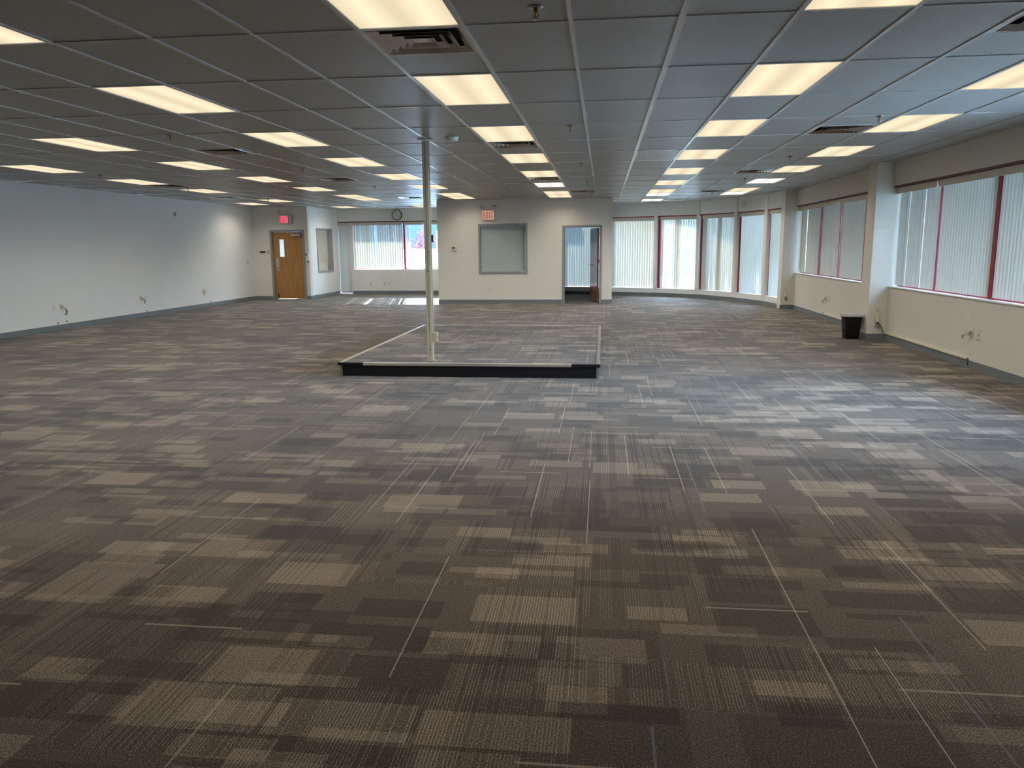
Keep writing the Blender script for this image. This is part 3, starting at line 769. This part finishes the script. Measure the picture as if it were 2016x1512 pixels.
# ------------------------------------------------------------------ clock
ck = empty('wall_clock', (-6.65, YF-.002, 2.535)); tag(ck, 'round white wall clock with black rim above the back window', 'clock')
RX = Matrix.Rotation(PI/2, 4, 'X')
MB().lathe([(0, 0), (.165, 0), (.168, .02), (.165, .04), (.150, .042), (.148, .022), (0, .022)], 40, RX).build('rim', 'black', ck)
MB().lathe([(0, .0225), (.149, .0225), (.149, .024), (0, .024)], 40, RX).build('face', 'faceplate', ck)
b = MB()
for k in range(60):
    w, l = (.004, .016) if k % 5 == 0 else (.0015, .007)
    b.box(-w/2, w/2, .0245, .0255, .138-l, .138, Matrix.Rotation(-k*PI/30, 4, 'Y') @ Matrix.Scale(-1, 4, (0, 1, 0)))
b.build('minute_marks', 'wire', ck)
for k in range(1, 13):
    a = k*PI/6; text_mesh(str(k), .034, .0005, 'numeral', 'wire', ck, Matrix.Translation((.103*math.sin(a), -.0255, .103*math.cos(a))) @ RX)
def hand(ang, l, w, y): return MB().box(-w/2, w/2, -y-.002, -y, -.018, l, Matrix.Rotation(math.radians(ang), 4, 'Y'))
hand(242, .072, .007, .028).build('hour_hand', 'wire', ck); hand(336, .108, .005, .031).build('minute_hand', 'wire', ck)

# ------------------------------------------------------------------ exit signs
def exit_sign(loc, lab, face, letter, rz=0, w=.345, h=.27):
    e = empty('exit_sign', loc, rz); tag(e, lab, 'exit sign', 'lit exit signs')
    MB().box(-w/2, w/2, -.06, 0, -h/2, h/2).build('housing', 'cream', e, bevel=.006)
    MB().box(-w/2+.018, w/2-.018, -.0625, -.06, -h/2+.02, h/2-.02).build('face_panel', face, e)
    for k, ch in enumerate('EXIT'):
        xx = (-.100, -.028, .038, .096)[k]*w/.345
        bb = MB(); lw, lh, st = .052, .165, .013
        if ch == 'E':
            bb.box(-lw/2, -lw/2+st, 0, .003, -lh/2, lh/2)
            for zc in (-lh/2+st/2, 0, lh/2-st/2): bb.box(-lw/2+st, lw/2, 0, .003, zc-st/2, zc+st/2)
        elif ch == 'X':
            an = math.atan2(lw-st, lh)
            for s in (-1, 1): bb.box(-st/2, st/2, 0, .003, -lh/2/math.cos(an)+.004, lh/2/math.cos(an)-.004, Matrix.Rotation(s*an, 4, 'Y'))
        elif ch == 'I': bb.box(-st/2, st/2, 0, .003, -lh/2, lh/2)
        else:
            bb.box(-st/2, st/2, 0, .003, -lh/2, lh/2-st); bb.box(-lw/2, lw/2, 0, .003, lh/2-st, lh/2)
        oo = bb.build('letter_%s' % ch.lower(), letter, e, loc=(xx, -.066, 0))
    for s in (-1, 1):
        hd = MB().lathe([(0, -.03), (.03, -.028), (.045, 0), (.048, .012), (.044, .014), (0, .014)], 20, Matrix.Translation((s*w/2*.98, -.055, h/2+.075)) @ Matrix.Rotation(math.radians(80), 4, 'X') @ Matrix.Rotation(math.radians(18*s), 4, 'Y')).build('lamp_head', 'steel', e, smooth=True)
        MB().lathe([(0, .0145), (.042, .0145), (.036, .022), (0, .025)], 20, Matrix.Translation((s*w/2*.98, -.055, h/2+.075)) @ Matrix.Rotation(math.radians(80), 4, 'X') @ Matrix.Rotation(math.radians(18*s), 4, 'Y')).build('lens', 'lens', hd, smooth=True)
        MB().tube([(s*w/2*.9, -.03, h/2-.005), (s*w/2*.98, -.04, h/2+.05)], .009, 8).build('lamp_arm', 'cream', e)
    return e
exit_sign((-3.03, YB, 2.32), 'white exit sign with red letters above the office window', 'exitface', 'exitred')
e2 = exit_sign((-9.36, YD-.02, 2.345), 'glowing pink-red exit sign above the oak exit door', 'exitface2', 'exitred2', w=.27, h=.235)
MB().box(.135, .245, -.055, .02, -.13, .13).build('battery_box', 'steel', e2, bevel=.006)

# ------------------------------------------------------------------ small wall fittings
# rotation so that local -y faces the room
RL = PI/2     # on the left wall, facing +x
RR = -PI/2    # on the right wall, facing -x
def plate(loc, rz, lab, w=.075, h=.118, mat='white', kind='hole', nm='wall_plate', cat='wall plate', group='wall plates and cable outlets'):
    e = empty(nm, loc, rz); tag(e, lab, cat, group)
    MB().box(-w/2, w/2, -.006, 0, -h/2, h/2).build('cover', mat, e, bevel=.002)
    if kind == 'hole': MB().lathe([(0, 0), (.009, 0), (.009, .002), (0, .002)], 14, Matrix.Translation((0, -.006, 0)) @ RX).build('hole', 'dark', e)
    elif kind == 'duplex':
        for s in (-1, 1):
            q = MB().box(-.017, .017, -.008, -.006, s*.024-.015, s*.024+.015).build('socket', 'cream', e, bevel=.001)
            bb = MB(); bb.box(-.008, -.0055, -.0086, -.008, s*.024-.006, s*.024+.006); bb.box(.0055, .008, -.0086, -.008, s*.024-.006, s*.024+.006); bb.build('slots', 'dark', q)
    elif kind == 'switch':
        n = max(1, int(w/.06))
        for k in range(n): MB().box(-.006, .006, -.016, -.006, -.012, .012).build('toggle', 'cream', e, loc=((k-(n-1)/2)*.046, 0, 0))
    return e
def spout(loc, rz, lab, side=1, wires=5, seed=1, length=.12, down=False):
    """cover plate with a sloped cable hood and loose dark wires"""
    e = empty('cable_outlet', loc, rz); tag(e, lab, 'cable outlet', 'wall plates and cable outlets')
    MB().box(-.036, .036, -.006, 0, -.06, .06).build('cover', 'cream', e, bevel=.002)
    d = Vector((side*.55, -.45, -.75)) if not down else Vector((0, -.35, -1))
    d.normalize()
    p0 = Vector((0, -.008, .03)); p1 = p0+d*.085
    MB().tube([p0, p0+d*.04, p1], [.028, .026, .018], 8).build('hood', 'cream', e)
    rs = random.Random(seed); bb = MB()
    for k in range(wires):
        q = p1 + Vector((rs.uniform(-.01, .01), rs.uniform(-.01, .005), 0)); r1 = Vector((rs.uniform(-.03, .03)+side*.02, rs.uniform(-.03, 0), -length*rs.uniform(.4, .6))); r2 = Vector((rs.uniform(-.04, .04)+side*.02, rs.uniform(-.02, .02), -length*rs.uniform(.8, 1.1)))
        bb.tube([q, q+r1*.5+Vector((0, -.01, 0)), q+r1, q+r2], .0032, 6)
    bb.build('wires', 'wire', e); return e
def knock(loc, rz, lab):
    e = empty('knockout_hole', loc, rz); tag(e, lab, 'cable hole', 'dark cable holes above the left baseboard')
    MB().lathe([(.016, 0), (.026, 0), (.026, .004), (.016, .004)], 18, RX).build('rim', 'cream', e)
    MB().lathe([(0, 0), (.017, 0), (.017, .002), (0, .002)], 16, RX).build('opening', 'dark', e)
# left wall groups
XW = XL+.001
plate((XW, 13.72, .43), RL, 'white wall plate, nearest on the left wall', .10, .12)
spout((XW, 13.92, .44), RL, 'cream cable hood with loose wires, nearest on the left wall', 1, 7, 1, .14)
knock((XW, 13.78, .135), RL, 'dark hole above the baseboard, nearest on the left wall')
knock((XW, 14.04, .145), RL, 'hole with trailing stub just beyond the nearest one on the left wall')
spout((XW, 16.56, .43), RL, 'cable hood with a dark wire, middle of the left wall', 1, 3, 2, .10)
plate((XW, 16.73, .43), RL, 'white wall plate, middle of the left wall')
knock((XW, 16.76, .125), RL, 'dark hole above the baseboard, middle of the left wall')
spout((XW, 19.38, .42), RL, 'cable hood with a dark wire, farthest on the left wall', -1, 2, 3, .08)
plate((XW, 19.52, .43), RL, 'white wall plate, farthest on the left wall')
knock((XW, 19.70, .125), RL, 'dark hole above the baseboard, farthest on the left wall')
plate((XW, 22.08, 1.12), RL, 'double light switch on the left wall beside the exit corner', .115, .118, 'cream', 'switch', 'light_switch', 'light switch', None)
e = empty('motion_sensor', (XW, 18.30, 2.35), RL); tag(e, 'small grey sensor high on the left wall', 'sensor')
MB().box(-.03, .03, -.045, 0, -.045, .045).build('body', 'steel', e, bevel=.008); MB().box(.03, .06, -.03, 0, -.03, .03).build('bracket', 'white', e, bevel=.004)
e = MB().lathe([(0, 0), (.008, 0), (.008, .01), (0, .012)], 10, RX).build('wall_screw', 'wire', loc=(XW, 18.31, 1.86)); e.rotation_euler = (0, 0, RL); tag(e, 'single dark screw in the left wall below the sensor', 'screw')
# exit wall
e = empty('keypad', (-10.10, YD-.001, 1.39)); tag(e, 'dark alarm keypad on the wall left of the oak door', 'keypad')
MB().box(-.10, .10, -.025, 0, -.055, .055).build('housing', 'cream', e, bevel=.006); MB().box(-.085, .085, -.028, -.025, -.012, .042).build('display', 'wire', e)
e = empty('door_button', (-9.94, YD-.001, 1.40)); tag(e, 'narrow brown button plate between the keypad and the oak door', 'button')
MB().box(-.018, .018, -.008, 0, -.05, .05).build('plate', 'brown', e, bevel=.002)
MB().lathe([(0, 0), (.008, 0), (.008, .006), (0, .006)], 12, Matrix.Translation((0, -.008, 0)) @ RX).build('button', 'steel', e)
e = empty('wall_phone', (-8.72, YD-.001, 1.25)); tag(e, 'white wall intercom phone right of the oak door', 'phone')
MB().box(-.045, .045, -.035, 0, -.13, .13).build('base', 'white', e, bevel=.01); MB().box(.005, .055, -.075, -.036, -.115, .125).build('handset', 'white', e, bevel=.014)
MB().box(-.038, -.003, -.038, -.035, .04, .10).build('keypad', 'wire', e)
MB().tube([(.0, -.02, -.13), (.0, -.03, -.17), (.02, -.04, -.165), (.03, -.05, -.12)], .005, 6).build('cord', 'wire', e)
# back wall
plate((-6.99, YF-.001, .35), 0, 'duplex outlet with dark sockets below the back window', .075, .118, 'white', 'duplex', 'wall_outlet', 'outlet')
plate((-7.14, YF-.001, .34), 0, 'blank painted plate left of the outlet below the back window', .07, .115, 'valance', 'none')
plate((-7.60, YF-.001, .32), 0, 'leftmost faint painted plate below the back window', .07, .115, 'valance', 'none')
# office front
e = empty('thermostat', (-3.98, YB-.001, 1.465)); tag(e, 'white thermostat with dark display on the office wall', 'thermostat')
MB().box(-.085, .085, -.012, 0, -.085, .085).build('back_plate', 'cream', e, bevel=.004); MB().box(-.062, .062, -.035, -.012, -.045, .065).build('body', 'white', e, bevel=.008)
MB().box(-.032, .032, -.037, -.035, -.008, .035).build('display', 'wire', e)
plate((-3.015, YB-.001, .36), 0, 'duplex outlet below the office window', .075, .118, 'cream', 'duplex', 'wall_outlet', 'outlet')
for xx, nm in ((-1.54, 'left'), (-1.45, 'right')):
    e = MB().lathe([(0, 0), (.006, 0), (.006, .008), (0, .01)], 10, RX).build('wall_nail', 'wire', loc=(xx, YB-.001, 2.285)); tag(e, '%s one of two tiny nails high on the wall left of the office door' % nm, 'nail')
# piers and right wall
plate((4.30, 12.799, .465), 0, 'cream wall plate with a hole on the nearer pier', .085, .13, 'cream')
e = spout((4.29, 12.799, .335), 0, 'cable hood with dark wires hanging low on the nearer pier', 0, 5, 5, .10, True)
MB().tube([(.0, -.04, -.05), (.05, -.04, -.10), (.09, -.03, -.18), (.11, -.015, -.215)], .006, 6).build('cable', 'wire', e)
plate((4.25, 18.849, .47), 0, 'cream wall plate on the farther pier', .075, .12, 'cream')
spout((4.245, 18.849, .34), 0, 'cable hood with dark wires low on the farther pier', 0, 6, 6, .08, True)
XR = XK-.001
plate((XR, 9.73, .425), RR, 'cream wall plate below the near right window', .08, .125, 'cream')
spout((XR, 9.90, .44), RR, 'cable hood with a dark wire below the near right window', -1, 2, 7, .05)
plate((XR, 15.98, .43), RR, 'pale wall plate below the far right window', .08, .125, 'cream')
spout((XR, 16.16, .43), RR, 'cable hood with a wire below the far right window', -1, 2, 8, .08)
e = MB().lathe([(0, 0), (.008, 0), (.008, .008), (0, .01)], 10, RX).build('wall_nail', 'brass', loc=(XR, 16.32, .67)); e.rotation_euler = (0, 0, RR); tag(e, 'small nail in the knee wall under the far right window', 'nail')
e = empty('cable_raceway', (XR, 11.35, .112)); tag(e, 'long cream cable raceway on the near right baseboard', 'raceway')
MB().box(-.022, 0, -1.40, 1.44, -.011, .014).build('channel', 'cream', e, bevel=.003)
MB().tube([(-.012, -1.40, .004), (-.014, -1.43, .006), (-.016, -1.44, -.02), (-.018, -1.44, -.07)], .007, 8).build('cable', 'bluewire', e)
e = empty('cable_raceway', (XR, 14.75, .112)); tag(e, 'short cream cable raceway on the far right baseboard behind the bin', 'raceway')
MB().box(-.022, 0, -1.50, 1.50, -.011, .014).build('channel', 'cream', e, bevel=.003)
MB().tube([(-.012, 1.50, .002), (-.014, 1.54, .004), (-.012, 1.56, .03)], .006, 8).build('cable', 'wire', e)
# white box on the post between the third and fourth curved bays
pp = Vector((3.49, 21.56, 0)); e = empty('wall_speaker', (3.62, 21.10, 2.53), math.radians(-68)); tag(e, 'small cream box sensor high on the curved wall beside a post', 'sensor')
MB().box(-.05, .05, -.07, 0, -.075, .075).build('body', 'cream', e, bevel=.015)
MB().lathe([(0, 0), (.02, 0), (.012, .01), (0, .012)], 14, Matrix.Translation((0, -.07, -.03)) @ RX).build('eye', 'white', e, smooth=True)

# ------------------------------------------------------------------ outdoors
g = MB().box(-70, 60, -20, 90, -.30, -.13).build('ground', 'ground'); struct(g)
bd = empty('building', (-8, 43, -.13)); tag(bd, 'blue building across the way, seen through the open back blind', 'building')
b = MB(); b.box(-34, 6.5, 0, 8, 0, 5.2); b.build('wall', 'bluewall', bd)
MB().box(-34.3, 6.7, -.4, 8.3, 5.2, 5.5).build('roof', 'white', bd)
for k in range(6):
    x = -26+k*6.2; f_ = MB().box(x, x+1.6, -.06, 0, 1.0, 2.5).build('window', 'white', bd); MB().box(x+.08, x+1.52, -.07, -.06, 1.08, 2.42).build('pane', 'dark', f_)
b2 = empty('building', (9.0, 41.5, -.13)); tag(b2, 'grey building beyond the curved window blinds', 'building')
MB().box(-10.3, 12, 0, 9, 0, 4.4).build('wall', 'greywall', b2); MB().box(-10.3, 12.3, -.3, 9.3, 4.4, 4.7).build('roof', 'white', b2)
b3 = empty('building', (10.5, 24, -.13)); tag(b3, 'grey building added outside the right hand windows to block skylight', 'building')  # added mass that cuts the skylight reaching the right hand blinds
MB().box(0, 7, -13.5, 9, 0, 6.5).build('wall', 'greywall', b3); MB().box(-.3, 7.3, -13.8, 9.3, 6.5, 6.8).build('roof', 'white', b3)
for k in range(4):
    f_ = MB().box(-.05, 0, -8.2+k*3.6, -6.6+k*3.6, 1.0, 2.4).build('window', 'white', b3); MB().box(-.06, -.05, -8.1+k*3.6, -6.7+k*3.6, 1.08, 2.32).build('pane', 'dark', f_)
# parked white van
vn = empty('van', (-6.6, 33.6, -.13)); tag(vn, 'parked white van outside the back window', 'van')
b = MB(); prof = [(-2.0, .35), (2.3, .35), (2.3, .9), (1.75, 1.0), (1.35, 1.52), (-1.9, 1.56), (-2.0, 1.45)]
Mv = Matrix.Rotation(PI/2, 4, 'X'); b.prism(prof, -.85, .85, Mv); b.build('body', 'whitecar', vn, bevel=.05)
for x in (-1.3, 1.4):
    for s in (-1, 1): MB().lathe([(0, -.1), (.33, -.1), (.33, .1), (0, .1)], 22, Matrix.Translation((x, s*.78, .33)) @ RX).build('wheel', 'bin', vn)
MB().box(-1.2, .9, -.857, -.85, .80, .815).build('side_trim', 'steel', vn)
tr_ = empty('tree', (-9.4, 38.5, -.13)); tag(tr_, 'small red-leaved tree in front of the blue building', 'tree')
b = MB(); b.tube([(0, 0, 0), (.05, 0, .8), (0, .1, 1.6)], [.09, .07, .05], 8)
rs = random.Random(11)
tips = []
for k in range(26):
    a = rs.uniform(0, 2*PI); el = rs.uniform(.1, 1.2); l = rs.uniform(.6, 1.6); z0 = rs.uniform(.8, 1.6)
    p = Vector((0, .05, z0)); q = p+Vector((math.cos(a)*math.cos(el), math.sin(a)*math.cos(el), math.sin(el)))*l; b.tube([p, (p+q)/2+Vector((0, 0, .05)), q], [.025, .016, .008], 5); tips.append((p, q))
b.build('trunk', 'bark', tr_)
b = MB()
for k in range(1500):
    p, q = rs.choice(tips); c = p.lerp(q, rs.uniform(.35, 1.08)) + Vector((rs.gauss(0, .13), rs.gauss(0, .13), rs.gauss(0, .13)))
    u = Vector((rs.gauss(0, 1), rs.gauss(0, 1), rs.gauss(0, 1))).normalized(); v = u.cross(Vector((rs.gauss(0, 1), rs.gauss(0, 1), rs.gauss(0, 1)))).normalized(); s = rs.uniform(.03, .06)
    b.b.faces.new([b.b.verts.new(c+u*s), b.b.verts.new(c+v*s*.6), b.b.verts.new(c-u*s), b.b.verts.new(c-v*s*.6)])
b.build('foliage', 'leaf', tr_)
